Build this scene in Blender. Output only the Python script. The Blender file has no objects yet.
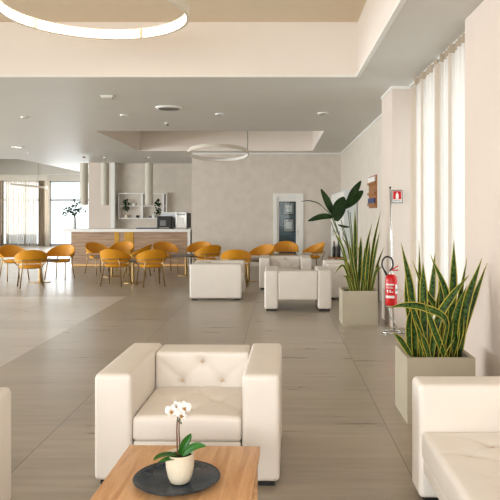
import bpy, math, random
from mathutils import Vector, Matrix
random.seed(7)
S = bpy.context.scene
COL = S.collection
PI = math.pi
# ------------------------------------------------------------------ camera
F, VX, VY, H = 650.0, 278.0, 212.0, 1.7
cd = bpy.data.cameras.new('camera'); cam = bpy.data.objects.new('camera', cd); COL.objects.link(cam)
cam.location = (0, 0, H); cam.rotation_euler = (PI/2, 0, 0)
cd.sensor_width = 36; cd.lens = 36*F/500; cd.clip_start = .05; cd.clip_end = 200
cd.shift_x = (250-VX)/500; cd.shift_y = (VY-250)/500
S.camera = cam
# ------------------------------------------------------------------ world, lights, exposure
w = bpy.data.worlds.new('sky'); S.world = w; w.use_nodes = True
bg = w.node_tree.nodes['Background']; bg.inputs[0].default_value = (.92, .97, 1.0, 1); bg.inputs[1].default_value = 2.0
S.view_settings.view_transform = 'Standard'; S.view_settings.look = 'None'
S.view_settings.gamma = 1; S.view_settings.exposure = 0.3; S.view_settings.use_curve_mapping = False
def area(name, loc, rot, sx, sy, power, color):
    l = bpy.data.lights.new(name, 'AREA'); l.shape = 'RECTANGLE'; l.size = sx; l.size_y = sy; l.energy = power; l.color = color
    o = bpy.data.objects.new(name, l); COL.objects.link(o); o.location = loc; o.rotation_euler = rot
    return o
area('rear_fill_light', (-3.5, -3.7, 2.0), (PI/2, 0, 0), 8.5, 2.6, 330, (1, .98, .96))  # added fill light behind the camera, brightens the foreground
area('daylight_left_window', (-14.7, 11, 2.0), (0, -PI/2, 0), 2.8, 16, 1250, (.95, .98, 1))
area('daylight_far_window', (-11, 32.2, 1.9), (-PI/2, 0, 0), 7, 2.6, 240, (.95, .98, 1))
area('daylight_curtain_window', (2.2, 7.9, 1.9), (0, PI/2, 0), 2.8, 3.0, 8, (1, .99, .97))

def P(px, py, d): return Vector(((px-VX)/F*d, d, H-(py-VY)/F*d))
def X(px, d): return (px-VX)/F*d
# ------------------------------------------------------------------ materials
def lin(c):
    return tuple((v/255/12.92 if v/255 <= .04045 else ((v/255+.055)/1.055)**2.4) for v in c) + (1,)
def mat(name, rgb, rough=.6, metal=0, spec=.5, noise=0, nscale=8, bump=0, bscale=60, emit=None, estr=0, sheen=0, rgb2=None, stretch=(1,1,1), coat=0):
    m = bpy.data.materials.new(name); m.use_nodes = True; nt = m.node_tree; N = nt.nodes; L = nt.links
    b = N['Principled BSDF']; b.inputs['Base Color'].default_value = lin(rgb); b.inputs['Roughness'].default_value = rough
    b.inputs['Metallic'].default_value = metal; b.inputs['Specular IOR Level'].default_value = spec
    b.inputs['Sheen Weight'].default_value = sheen; b.inputs['Coat Weight'].default_value = coat
    if emit: b.inputs['Emission Color'].default_value = lin(emit); b.inputs['Emission Strength'].default_value = estr
    tc = N.new('ShaderNodeTexCoord'); mp = N.new('ShaderNodeMapping'); mp.inputs['Scale'].default_value = stretch
    L.new(tc.outputs['Object'], mp.inputs['Vector'])
    if noise or rgb2:
        n = N.new('ShaderNodeTexNoise'); n.inputs['Scale'].default_value = nscale; n.inputs['Detail'].default_value = 5
        L.new(mp.outputs[0], n.inputs['Vector'])
        r = N.new('ShaderNodeValToRGB'); r.color_ramp.elements[0].position = .3; r.color_ramp.elements[1].position = .7
        a = lin(rgb); c2 = lin(rgb2) if rgb2 else tuple(v*(1-noise) for v in a[:3])+(1,)
        r.color_ramp.elements[0].color = c2; r.color_ramp.elements[1].color = a
        L.new(n.outputs['Fac'], r.inputs[0]); L.new(r.outputs[0], b.inputs['Base Color'])
    if bump:
        n2 = N.new('ShaderNodeTexNoise'); n2.inputs['Scale'].default_value = bscale; n2.inputs['Detail'].default_value = 4
        L.new(mp.outputs[0], n2.inputs['Vector'])
        bp = N.new('ShaderNodeBump'); bp.inputs['Strength'].default_value = bump; bp.inputs['Distance'].default_value = .01
        L.new(n2.outputs['Fac'], bp.inputs['Height']); L.new(bp.outputs[0], b.inputs['Normal'])
    return m
M = {}
M['plaster'] = mat('beige_plaster', (222,212,199), .75, noise=.10, nscale=3.5, bump=.25, bscale=9)
M['plaster_smooth'] = mat('peach_plaster', (226,212,200), .8, noise=.04, nscale=2)
M['ceiling'] = mat('ceiling_paint', (214,211,204), .5, noise=.03, nscale=.6, stretch=(1,3,1))
M['recess'] = mat('recess_paint', (240,231,222), .8, noise=.02, nscale=2)
M['tan'] = mat('tan_ceiling_tone', (226,208,182), .85, noise=.03)  # tan tone for the tops of the nearer recesses
M['white'] = mat('white_paint', (238,236,230), .5, noise=.02)
M['leather'] = mat('cream_leather', (240,232,222), .45, noise=.03, nscale=6, bump=.12, bscale=180, coat=.05)
M['piping'] = mat('beige_piping', (214,188,160), .55, noise=.05)
M['black'] = mat('black_plastic', (22,22,22), .45, noise=.1)
M['yellow'] = mat('mustard_shell', (216,146,6), .5, noise=.07, nscale=5)
M['yellow_seat'] = mat('mustard_seat', (222,152,10), .65, noise=.08, nscale=9)
M['gold'] = mat('brass_metal', (176,146,98), .32, metal=.85, noise=.05)
M['tabletop'] = mat('grey_tabletop', (92,90,84), .35, noise=.1)
M['concrete'] = mat('taupe_planter', (184,174,152), .7, noise=.05, nscale=4, bump=.1, bscale=120)
M['soil'] = mat('soil', (58,42,28), .95, noise=.6, nscale=40, bump=1, bscale=70)
M['chrome'] = mat('chrome', (215,215,212), .18, metal=1, noise=.03)
M['red'] = mat('red_enamel', (210,10,14), .3, noise=.05)
M['signwhite'] = mat('white_print', (242,242,240), .5, noise=.01)
M['grey'] = mat('grey_metal', (150,150,145), .4, metal=.5, noise=.05)
M['greyprint'] = mat('grey_print', (120,122,124), .6, noise=.05)
M['pendant'] = mat('greige_pendant', (196,190,174), .5, noise=.03)
M['led'] = mat('led_strip', (255,240,220), .5, emit=(255,232,204), estr=9, noise=.01)
M['bulb'] = mat('lamp_lens', (255,250,240), .5, emit=(255,246,228), estr=5, noise=.01)
M['ledline'] = mat('warm_led', (255,200,120), .5, emit=(255,190,100), estr=.5, noise=.01)
M['ringmetal'] = mat('ring_metal', (222,214,198), .45, noise=.02)
M['glow_gold'] = mat('painted_glow', (200,150,50), .45, metal=.3, noise=.15, nscale=6)  # gold colour standing in for yellow light on the counter
M['darkwood'] = mat('honey_wood', (178,118,58), .5, rgb2=(128,78,34), nscale=10, stretch=(1,1,9))
M['dplate'] = mat('slate_glaze', (26,52,70), .2, rgb2=(8,24,36), nscale=22, bump=.35, bscale=45)
M['cream_pot'] = mat('cream_ceramic', (240,226,200), .4, noise=.03)
M['strel'] = mat('dark_green_leaf', (36,62,24), .6, spec=.2, rgb2=(20,40,12), nscale=7)
M['stem'] = mat('green_stem', (84,104,48), .5, noise=.2)
M['orchleaf'] = mat('orchid_leaf', (50,116,32), .32, rgb2=(30,84,24), nscale=10)
M['petal'] = mat('white_petal', (250,246,240), .55, noise=.03)
M['lip'] = mat('orchid_lip', (150,62,30), .5, rgb2=(200,160,50), nscale=60)
M['orchstem'] = mat('brown_stem', (112,68,34), .55, noise=.2)
M['blueglass'] = mat('corridor_blue', (92,112,122), .6, noise=.1)
M['navy'] = mat('navy_mat', (52,62,110), .6, noise=.1)
M['steel'] = mat('brushed_steel', (200,200,196), .3, metal=.7, noise=.05)
M['cabinet'] = mat('white_cabinet', (214,220,220), .35, noise=.02)
M['amber'] = mat('amber', (190,110,30), .4, noise=.1)
M['eucal'] = mat('eucalyptus_leaf', (70,104,84), .5, rgb2=(40,70,52), nscale=20)
M['mullion'] = mat('window_frame_paint', (196,202,206), .5, noise=.02)
M['drape'] = mat('taupe_drape', (176,160,140), .85, noise=.06, nscale=12)

def wood_mat():
    m = bpy.data.materials.new('oak_veneer'); m.use_nodes = True; nt = m.node_tree; N = nt.nodes; L = nt.links; b = N['Principled BSDF']
    tc = N.new('ShaderNodeTexCoord'); mp = N.new('ShaderNodeMapping'); mp.inputs['Scale'].default_value = (9, .9, 9)
    n = N.new('ShaderNodeTexNoise'); n.inputs['Scale'].default_value = 3; n.inputs['Detail'].default_value = 8; n.inputs['Distortion'].default_value = .6
    w_ = N.new('ShaderNodeTexNoise'); w_.inputs['Scale'].default_value = 26; w_.inputs['Detail'].default_value = 3
    r = N.new('ShaderNodeValToRGB'); e = r.color_ramp.elements
    e[0].position = .3; e[0].color = lin((194,138,88)); e[1].position = .72; e[1].color = lin((230,184,134))
    mx = N.new('ShaderNodeMath'); mx.operation = 'MULTIPLY_ADD'; mx.inputs[1].default_value = .3
    sub = N.new('ShaderNodeMath'); sub.operation = 'SUBTRACT'; sub.inputs[1].default_value = .15
    L.new(tc.outputs['Object'], mp.inputs[0]); L.new(mp.outputs[0], n.inputs['Vector']); L.new(mp.outputs[0], w_.inputs['Vector'])
    L.new(w_.outputs['Fac'], mx.inputs[0]); L.new(n.outputs['Fac'], mx.inputs[2]); L.new(mx.outputs[0], sub.inputs[0])
    L.new(sub.outputs[0], r.inputs[0]); L.new(r.outputs[0], b.inputs['Base Color']); b.inputs['Roughness'].default_value = .38
    return m
M['oak'] = wood_mat()
def counter_mat():
    m = bpy.data.materials.new('counter_wood_planks'); m.use_nodes = True; nt = m.node_tree; N = nt.nodes; L = nt.links; b = N['Principled BSDF']
    tc = N.new('ShaderNodeTexCoord'); mp = N.new('ShaderNodeMapping'); mp.inputs['Scale'].default_value = (.8, 1, 10)
    n = N.new('ShaderNodeTexNoise'); n.inputs['Scale'].default_value = 2.2; n.inputs['Detail'].default_value = 6
    r = N.new('ShaderNodeValToRGB'); e = r.color_ramp.elements
    e[0].position = .3; e[0].color = lin((142,112,86)); e[1].position = .7; e[1].color = lin((186,156,128))
    L.new(tc.outputs['Object'], mp.inputs[0]); L.new(mp.outputs[0], n.inputs['Vector']); L.new(n.outputs['Fac'], r.inputs[0])
    L.new(r.outputs[0], b.inputs['Base Color']); b.inputs['Roughness'].default_value = .5
    return m
M['counterwood'] = counter_mat()
def floor_mat():
    m = bpy.data.materials.new('floor_slabs'); m.use_nodes = True; nt = m.node_tree; N = nt.nodes; L = nt.links; b = N['Principled BSDF']
    tc = N.new('ShaderNodeTexCoord'); sp = N.new('ShaderNodeSeparateXYZ'); L.new(tc.outputs['Object'], sp.inputs[0])
    def mth(op, a, bb=None, c=None):
        n = N.new('ShaderNodeMath'); n.operation = op
        for i, v in enumerate((a, bb, c)):
            if v is None: continue
            if hasattr(v, 'links'): L.new(v, n.inputs[i])
            else: n.inputs[i].default_value = v
        return n.outputs[0]
    gx = mth('DIVIDE', mth('ADD', sp.outputs[0], 1.74+130), 1.3); gy = mth('DIVIDE', mth('ADD', sp.outputs[1], 70.06), .71)
    fx = mth('FRACT', gx); fy = mth('FRACT', gy)
    jx = mth('LESS_THAN', mth('MINIMUM', fx, mth('SUBTRACT', 1, fx)), .0028)
    jy = mth('LESS_THAN', mth('MINIMUM', fy, mth('SUBTRACT', 1, fy)), .0035)
    cb = N.new('ShaderNodeCombineXYZ'); L.new(mth('FLOOR', gx), cb.inputs[0]); L.new(mth('FLOOR', gy), cb.inputs[1])
    wn = N.new('ShaderNodeTexWhiteNoise'); wn.noise_dimensions = '3D'; L.new(cb.outputs[0], wn.inputs['Vector'])
    mp = N.new('ShaderNodeMapping'); mp.inputs['Scale'].default_value = (.55, 5, 1); L.new(tc.outputs['Object'], mp.inputs[0])
    ad = N.new('ShaderNodeVectorMath'); ad.operation = 'ADD'; L.new(mp.outputs[0], ad.inputs[0])
    sc = N.new('ShaderNodeVectorMath'); sc.operation = 'SCALE'; sc.inputs['Scale'].default_value = 7; L.new(wn.outputs['Color'], sc.inputs[0]); L.new(sc.outputs[0], ad.inputs[1])
    n = N.new('ShaderNodeTexNoise'); n.inputs['Scale'].default_value = 2.2; n.inputs['Detail'].default_value = 7; n.inputs['Roughness'].default_value = .6
    L.new(ad.outputs[0], n.inputs['Vector'])
    fac = mth('ADD', n.outputs['Fac'], mth('MULTIPLY', mth('SUBTRACT', wn.outputs['Value'], .5), .22))
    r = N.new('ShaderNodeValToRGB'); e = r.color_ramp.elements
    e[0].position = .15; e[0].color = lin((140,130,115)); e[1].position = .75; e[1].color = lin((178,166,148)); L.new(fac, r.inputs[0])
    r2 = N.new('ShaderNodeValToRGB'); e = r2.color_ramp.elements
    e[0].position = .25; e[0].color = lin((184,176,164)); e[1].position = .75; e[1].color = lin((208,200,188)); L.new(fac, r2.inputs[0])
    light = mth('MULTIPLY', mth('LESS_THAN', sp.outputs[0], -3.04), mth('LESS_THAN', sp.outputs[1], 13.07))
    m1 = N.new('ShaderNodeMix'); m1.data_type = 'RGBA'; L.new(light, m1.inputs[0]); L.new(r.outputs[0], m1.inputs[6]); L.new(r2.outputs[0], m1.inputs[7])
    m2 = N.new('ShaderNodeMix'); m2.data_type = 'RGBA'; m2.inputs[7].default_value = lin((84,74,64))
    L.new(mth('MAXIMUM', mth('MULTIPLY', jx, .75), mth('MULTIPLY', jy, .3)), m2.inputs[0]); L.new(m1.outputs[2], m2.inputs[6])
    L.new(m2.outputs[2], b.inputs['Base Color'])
    L.new(mth('MULTIPLY_ADD', n.outputs['Fac'], .16, .22), b.inputs['Roughness']); b.inputs['Specular IOR Level'].default_value = .55
    return m
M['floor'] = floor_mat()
def leaf_mat():
    m = bpy.data.materials.new('snake_plant_leaf'); m.use_nodes = True; nt = m.node_tree; N = nt.nodes; L = nt.links; b = N['Principled BSDF']
    uv = N.new('ShaderNodeUVMap'); uv.uv_map = 'UVMap'; sp = N.new('ShaderNodeSeparateXYZ'); L.new(uv.outputs[0], sp.inputs[0])
    s = N.new('ShaderNodeMath'); s.operation = 'SUBTRACT'; s.inputs[1].default_value = .5; L.new(sp.outputs[0], s.inputs[0])
    a = N.new('ShaderNodeMath'); a.operation = 'ABSOLUTE'; L.new(s.outputs[0], a.inputs[0])
    g = N.new('ShaderNodeMath'); g.operation = 'GREATER_THAN'; g.inputs[1].default_value = .40; L.new(a.outputs[0], g.inputs[0])
    mp = N.new('ShaderNodeMapping'); mp.inputs['Scale'].default_value = (2, 26, 1); L.new(uv.outputs[0], mp.inputs[0])
    n = N.new('ShaderNodeTexNoise'); n.inputs['Scale'].default_value = 1; n.inputs['Detail'].default_value = 4; L.new(mp.outputs[0], n.inputs['Vector'])
    r = N.new('ShaderNodeValToRGB'); e = r.color_ramp.elements; e[0].position = .38; e[0].color = lin((20,44,16)); e[1].position = .62; e[1].color = lin((78,112,42)); L.new(n.outputs['Fac'], r.inputs[0])
    mx = N.new('ShaderNodeMix'); mx.data_type = 'RGBA'; mx.inputs[7].default_value = lin((186,172,70)); L.new(g.outputs[0], mx.inputs[0]); L.new(r.outputs[0], mx.inputs[6])
    L.new(mx.outputs[2], b.inputs['Base Color']); b.inputs['Roughness'].default_value = .5; b.inputs['Specular IOR Level'].default_value = .25
    return m
M['snake'] = leaf_mat()
def sheer_mat(name, rgb, transp, trans):
    m = bpy.data.materials.new(name); m.use_nodes = True; nt = m.node_tree; N = nt.nodes; L = nt.links
    N.remove(N['Principled BSDF']); out = N['Material Output']
    d = N.new('ShaderNodeBsdfDiffuse'); d.inputs[0].default_value = lin(rgb)
    t = N.new('ShaderNodeBsdfTranslucent'); t.inputs[0].default_value = lin(rgb)
    p = N.new('ShaderNodeBsdfTransparent')
    tc = N.new('ShaderNodeTexCoord'); no = N.new('ShaderNodeTexNoise'); no.inputs['Scale'].default_value = 3
    L.new(tc.outputs['Object'], no.inputs['Vector'])
    mm = N.new('ShaderNodeMath'); mm.operation = 'MULTIPLY_ADD'; mm.inputs[1].default_value = .1; mm.inputs[2].default_value = transp-.05; L.new(no.outputs['Fac'], mm.inputs[0])
    a = N.new('ShaderNodeMixShader'); a.inputs[0].default_value = trans; L.new(d.outputs[0], a.inputs[1]); L.new(t.outputs[0], a.inputs[2])
    c = N.new('ShaderNodeMixShader'); L.new(mm.outputs[0], c.inputs[0]); L.new(a.outputs[0], c.inputs[1]); L.new(p.outputs[0], c.inputs[2])
    L.new(c.outputs[0], out.inputs[0]); return m
M['sheer'] = sheer_mat('sheer_curtain', (242,238,233), .22, .36)
M['far_sheer'] = sheer_mat('far_sheer_curtain', (214,206,196), .16, .3)
def glass_mat():
    m = bpy.data.materials.new('window_glass'); m.use_nodes = True; nt = m.node_tree; N = nt.nodes; L = nt.links
    N.remove(N['Principled BSDF']); out = N['Material Output']
    g = N.new('ShaderNodeBsdfGlossy'); g.inputs['Roughness'].default_value = .03; p = N.new('ShaderNodeBsdfTransparent'); p.inputs[0].default_value = (.93,.96,.96,1)
    fr = N.new('ShaderNodeFresnel'); fr.inputs[0].default_value = 1.25
    a = N.new('ShaderNodeMixShader'); L.new(fr.outputs[0], a.inputs[0]); L.new(p.outputs[0], a.inputs[1]); L.new(g.outputs[0], a.inputs[2]); L.new(a.outputs[0], out.inputs[0]); return m
M['glass'] = glass_mat()

# ------------------------------------------------------------------ mesh helpers
class MB:
    def __init__(s): s.v = []; s.f = []; s.mi = []; s.uv = []
    def face(s, idx, mi=0, uv=None): s.f.append(tuple(idx)); s.mi.append(mi); s.uv.append(uv)
    def add(s, pts): i = len(s.v); s.v += [tuple(p) for p in pts]; return i
    def box(s, a, b, mi=0):
        x0,y0,z0 = a; x1,y1,z1 = b
        i = s.add([(x0,y0,z0),(x1,y0,z0),(x1,y1,z0),(x0,y1,z0),(x0,y0,z1),(x1,y0,z1),(x1,y1,z1),(x0,y1,z1)])
        for q in ((0,3,2,1),(4,5,6,7),(0,1,5,4),(1,2,6,5),(2,3,7,6),(3,0,4,7)): s.face([i+k for k in q], mi)
        return s
    def quad(s, a, b, c, d, mi=0):
        i = s.add([a,b,c,d]); s.face((i,i+1,i+2,i+3), mi); return s
    def tube(s, pts, r, n=8, closed=False, mi=0, taper=None):
        pts = [Vector(p) for p in pts]; m = len(pts); base = len(s.v)
        t0 = (pts[1]-pts[0]).normalized(); up = Vector((0,0,1)) if abs(t0.z) < .9 else Vector((1,0,0))
        nrm = t0.cross(up).normalized()
        for k in range(m):
            if closed: t = (pts[(k+1) % m]-pts[k-1])
            else: t = pts[min(k+1, m-1)]-pts[max(k-1, 0)]
            t.normalize(); nrm = (nrm - t*nrm.dot(t)); nrm.normalize(); bn = t.cross(nrm)
            rr = r if taper is None else r*taper(k/(m-1))
            for j in range(n):
                a = 2*PI*j/n; s.v.append(tuple(pts[k]+(nrm*math.cos(a)+bn*math.sin(a))*rr))
        for k in range(m if closed else m-1):
            for j in range(n):
                a = base+k*n+j; b = base+k*n+(j+1) % n; k2 = (k+1) % m
                s.face((a, b, base+k2*n+(j+1) % n, base+k2*n+j), mi)
        if not closed:
            s.face([base+j for j in reversed(range(n))], mi); s.face([base+(m-1)*n+j for j in range(n)], mi)
        return s
    def lathe(s, prof, c=(0,0,0), n=32, mi=0, cap=True):
        base = len(s.v)
        for (r, z) in prof:
            for j in range(n):
                a = 2*PI*j/n; s.v.append((c[0]+r*math.cos(a), c[1]+r*math.sin(a), c[2]+z))
        for k in range(len(prof)-1):
            for j in range(n):
                s.face((base+k*n+j, base+k*n+(j+1) % n, base+(k+1)*n+(j+1) % n, base+(k+1)*n+j), mi)
        if cap:
            s.face([base+j for j in reversed(range(n))], mi); s.face([base+(len(prof)-1)*n+j for j in range(n)], mi)
        return s
    def rbox(s, a, b, r, n=(6,6,6), disp=None, mi=0, seg=3):
        """rounded box with a fine grid on each face; disp(p, normal)->p"""
        A = Vector(a); B = Vector(b); ax = []
        for i in range(3):
            L_ = B[i]-A[i]; q = [A[i]+r*k/seg for k in range(seg)]
            q += [A[i]+r+(L_-2*r)*k/n[i] for k in range(n[i]+1)]; q += [B[i]-r+r*(k+1)/seg for k in range(seg)]; ax.append(q)
        cache = {}
        def vid(p):
            key = tuple(round(c, 6) for c in p)
            if key in cache: return cache[key]
            p = Vector(p); q = Vector([min(max(p[i], A[i]+r), B[i]-r) for i in range(3)])
            # use angle-even rounding
            d = p-q; nn = d.normalized() if d.length > 1e-9 else Vector((0,0,0))
            o = q + nn*r if d.length > 1e-9 else p
            if disp: o = disp(o, nn)
            s.v.append(tuple(o)); cache[key] = len(s.v)-1; return cache[key]
        for i in range(3):
            j, k = (i+1) % 3, (i+2) % 3
            for side in (0, 1):
                for u in range(len(ax[j])-1):
                    for v in range(len(ax[k])-1):
                        q = []
                        for (du, dv) in ((0,0),(1,0),(1,1),(0,1)):
                            p = [0,0,0]; p[i] = ax[i][-1] if side else ax[i][0]; p[j] = ax[j][u+du]; p[k] = ax[k][v+dv]; q.append(vid(p))
                        if not side: q.reverse()
                        s.face(q, mi)
        return s
    def build(s, name, m, parent=None, smooth=False, loc=None, uvs=False):
        me = bpy.data.meshes.new(name); me.from_pydata(s.v, [], s.f); me.validate(clean_customdata=False)
        for mm in (m if isinstance(m, (list, tuple)) else [m]): me.materials.append(mm)
        if len(me.polygons) == len(s.mi):
            me.polygons.foreach_set('material_index', s.mi)
            if uvs:
                ul = me.uv_layers.new(name='UVMap')
                for p, uv in zip(me.polygons, s.uv):
                    if uv:
                        for li, u in zip(p.loop_indices, uv): ul.data[li].uv = u
        if smooth:
            me.polygons.foreach_set('use_smooth', [True]*len(me.polygons))
        me.update()
        if smooth == 'auto': 
            for e_ in me.edges: pass
            me.set_sharp_from_angle(angle=math.radians(40))
        o = bpy.data.objects.new(name, me); COL.objects.link(o)
        if parent: o.parent = parent
        if loc is not None: o.location = loc
        return o
def tag(o, label=None, cat=None, group=None, kind=None):
    for k, v in (('label', label), ('category', cat), ('group', group), ('kind', kind)):
        if v: o[k] = v
    return o
def empty(name, loc=(0,0,0), rz=0, label=None, cat=None, group=None, kind=None):
    o = bpy.data.objects.new(name, None); COL.objects.link(o); o.location = loc; o.rotation_euler = (0,0,rz)
    return tag(o, label, cat, group, kind)
def struct(o): o['kind'] = 'structure'; return o
def copy_tree(o, parent=None):
    c = o.copy(); COL.objects.link(c)
    if parent: c.parent = parent
    for ch in list(o.children): copy_tree(ch, c)
    return c
def bez(pts, n=12):
    """Catmull-Rom through points"""
    pts = [Vector(p) for p in pts]; q = [pts[0]*2-pts[1]]+pts+[pts[-1]*2-pts[-2]]; out = []
    for i in range(1, len(q)-2):
        for k in range(n):
            t = k/n; a, b, c, d = q[i-1], q[i], q[i+1], q[i+2]
            out.append(.5*((2*b)+(c-a)*t+(2*a-5*b+4*c-d)*t*t+(3*b-a-3*c+d)*t**3))
    out.append(pts[-1]); return out

# ------------------------------------------------------------------ the setting
CZ = 3.55; UZ = 4.30
XL, XR, Y0, YB, YN, YW = -15.0, 1.96, -4.0, 20.3, 24.8, 32.5
struct(MB().box((XL-.2,Y0-.2,-.1),(2.6,YW+.2,0)).build('floor', M['floor']))
R = [(-6.2,1.09,1.2,8.9), (-4.17,1.05,14.84,19.7), (-14.0,-9.05,22.7,31.9)]
c = MB()
xs = sorted({XL-.2, 2.6, *[r[0] for r in R], *[r[1] for r in R]}); ys = sorted({Y0-.2, YW+.2, *[r[2] for r in R], *[r[3] for r in R]})
for i in range(len(xs)-1):
    for j in range(len(ys)-1):
        mx, my = (xs[i]+xs[i+1])/2, (ys[j]+ys[j+1])/2
        if any(r[0] < mx < r[1] and r[2] < my < r[3] for r in R): continue
        c.quad((xs[i],ys[j],CZ),(xs[i],ys[j+1],CZ),(xs[i+1],ys[j+1],CZ),(xs[i+1],ys[j],CZ))
for (a,b,p,q) in R:
    far = 0 if p > 20 else 1
    c.quad((a,q,CZ),(b,q,CZ),(b,q,UZ),(a,q,UZ),far); c.quad((a,p,CZ),(a,p,UZ),(b,p,UZ),(b,p,CZ),1)
    c.quad((a,p,CZ),(a,q,CZ),(a,q,UZ),(a,p,UZ),far); c.quad((b,p,CZ),(b,p,UZ),(b,q,UZ),(b,q,CZ),far)
    c.quad((a,p,UZ),(a,q,UZ),(b,q,UZ),(b,p,UZ),2 if far else 0)
# roof skin above so the slab is closed
c.box((XL-.2,Y0-.2,UZ+.05),(2.6,YW+.2,UZ+.2))
struct(c.build('ceiling', [M['ceiling'], M['recess'], M['tan']]))
# back wall with door opening
DX0, DX1, DZ = X(277,YB), X(299.5,YB), 2.16
b = MB().box((-2.69,YB,0),(DX0,YB+.2,CZ)).box((DX1,YB,0),(2.6,YB+.2,CZ)).box((DX0,YB,DZ),(DX1,YB+.2,CZ))
struct(b.build('wall_back', M['plaster']))
struct(MB().box((-2.69,YB+.2,0),(-2.49,YN,CZ)).build('wall_niche_side', M['plaster']))
NX = X(88.5,24.4)
struct(MB().box((NX,YN,0),(-2.49,YN+.2,CZ)).build('wall_niche', M['plaster']))
struct(MB().box((NX,24.4,0),(X(111,24.4),YN,CZ)).build('wall_niche_pier', M['plaster_smooth']))
struct(MB().box((X(111,24.4),24.35,0),(X(115,24.4),YN,CZ)).build('trim_1', M['white']))
struct(MB().box((NX,YN+.2,0),(NX+.2,YW,CZ)).build('wall_bar_rear', M['plaster_smooth']))
struct(MB().box((XR,10.5,0),(2.6,YB,CZ)).build('wall_right', M['plaster']))
PF = 9.55; PX = X(392,PF)
struct(MB().box((PX,PF,0),(2.6,10.5,CZ)).build('wall_right_pillar', M['plaster_smooth']))
struct(MB().box((1.8,Y0-.2,0),(2.6,6.26,CZ)).build('wall_right_front', M['plaster_smooth']))
# cornice lines
t = MB().box((PX-.015,PF-.015,CZ-.04),(2.3,PF,CZ)).box((PX-.015,PF,CZ-.04),(PX,10.5,CZ)).build('trim_2', M['white']); struct(t)
struct(MB().box((XR-.015,10.5,CZ-.04),(XR,YB,CZ)).build('trim_3', M['white']))
struct(MB().box((-2.69,YB-.015,CZ-.04),(XR,YB,CZ)).build('trim_4', M['white']))
struct(MB().box((-6.2,8.88,CZ-.004),(1.12,8.93,CZ+.03)).box((1.07,1.2,CZ-.004),(1.12,8.93,CZ+.03)).build('trim_5', M['white']))
struct(MB().box((1.99-.0,6.26,.0),(2.2,PF,.12)).build('baseboard_right', M['plaster_smooth']))
# windows
def window(n, origin, along, width, z0, z1, cols, transom, thick=.07):
    """along: 'x' or 'y'; frame plus panes"""
    root = struct(empty('window_%d' % n, origin)); fr = MB(); pn = MB()
    def bx(mb, a0, a1, za, zb, t):
        if along == 'x': mb.box((a0,-t/2,za),(a1,t/2,zb))
        else: mb.box((-t/2,a0,za),(t/2,a1,zb))
    bx(fr, 0, width, z0, z0+.12, thick); bx(fr, 0, width, z1-.08, z1, thick)
    for k in range(cols+1):
        cx = width*k/cols; bx(fr, max(0,cx-.05), min(width,cx+.05), z0, z1, thick)
    if transom: bx(fr, 0, width, transom-.05, transom+.05, thick)
    bx(pn, 0, width, z0, z1, .008)
    struct(fr.build('window_frame', M['mullion'], root)); struct(pn.build('pane', M['glass'], root)); return root
WT = 3.25
# far window wall (header above, piers between)
struct(MB().box((XL,YW,WT),(NX,YW+.2,CZ)).box((X(46.5,YW)-.25,YW,0),(X(49.5,YW),YW+.2,WT)).box((XL-.2,YW,0),(XL+.6,YW+.2,WT)).build('wall_far', M['white']))
window(1, (XL+.6, YW+.1, 0), 'x', X(46.5,YW)-.25-(XL+.6), 0, WT, 3, 2.3)
window(2, (X(49.5,YW), YW+.1, 0), 'x', NX-X(49.5,YW), 0, WT, 2, 2.3)
# left wall
struct(MB().box((XL-.2,Y0-.2,0),(XL,1,CZ)).box((XL-.2,17,0),(XL,20,CZ)).box((XL-.2,30,0),(XL,YW,CZ)).box((XL-.2,1,WT),(XL,17,CZ)).box((XL-.2,20,WT),(XL,30,CZ)).build('wall_left', M['plaster_smooth']))
window(3, (XL-.1, 1, 0), 'y', 16, 0, WT, 8, 2.3); window(4, (XL-.1, 20, 0), 'y', 10, 0, WT, 5, 2.3)
# right alcove window
struct(MB().box((2.3,6.26,3.3),(2.6,PF,CZ)).box((2.3,6.26,0),(2.6,PF,.1)).build('wall_window_header', M['plaster_smooth']))
window(5, (2.4, 6.26, 0), 'y', PF-6.26, .1, 3.3, 3, None)
# rear wall, behind the camera
struct(MB().box((XL-.2,Y0-.2,0),(-8,Y0,CZ)).box((1,Y0-.2,0),(1.8,Y0,CZ)).box((-8,Y0-.2,WT),(1,Y0,CZ)).build('wall_rear', M['plaster_smooth']))
window(6, (-8, Y0-.1, 0), 'x', 9, 0, WT, 5, 2.3)  # unseen opening, put in to let light enter from behind
# door in the back wall
d = struct(empty('door_1', ((DX0+DX1)/2, YB, 0)))
hw = (DX1-DX0)/2
struct(MB().box((-hw-.12,-.03,0),(-hw,.05,DZ+.12)).box((hw,-.03,0),(hw+.12,.05,DZ+.12)).box((-hw,-.03,DZ),(hw,.05,DZ+.12)).build('door_frame', M['white'], d))
gx0, gx1 = X(279,YB)-(DX0+DX1)/2, X(296,YB)-(DX0+DX1)/2; gz1 = 2.03
struct(MB().box((-hw,.02,0),(gx0,.08,DZ)).box((gx1,.02,0),(hw,.08,DZ)).box((gx0,.02,gz1),(gx1,.08,DZ)).box((gx0,.02,0),(gx1,.08,.15)).build('door_leaf', M['white'], d))
struct(MB().box((gx0,.045,.15),(gx1,.055,gz1)).build('pane', M['glass'], d))
hd = MB().box((gx1+.03,-.03,1.0),(gx1+.05,.02,1.14)).build('handle', M['steel'], d)
struct(MB().box((-.4,YB+.5,0),(1.0,YB+.56,2.5)).build('wall_corridor', M['blueglass']))
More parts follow.
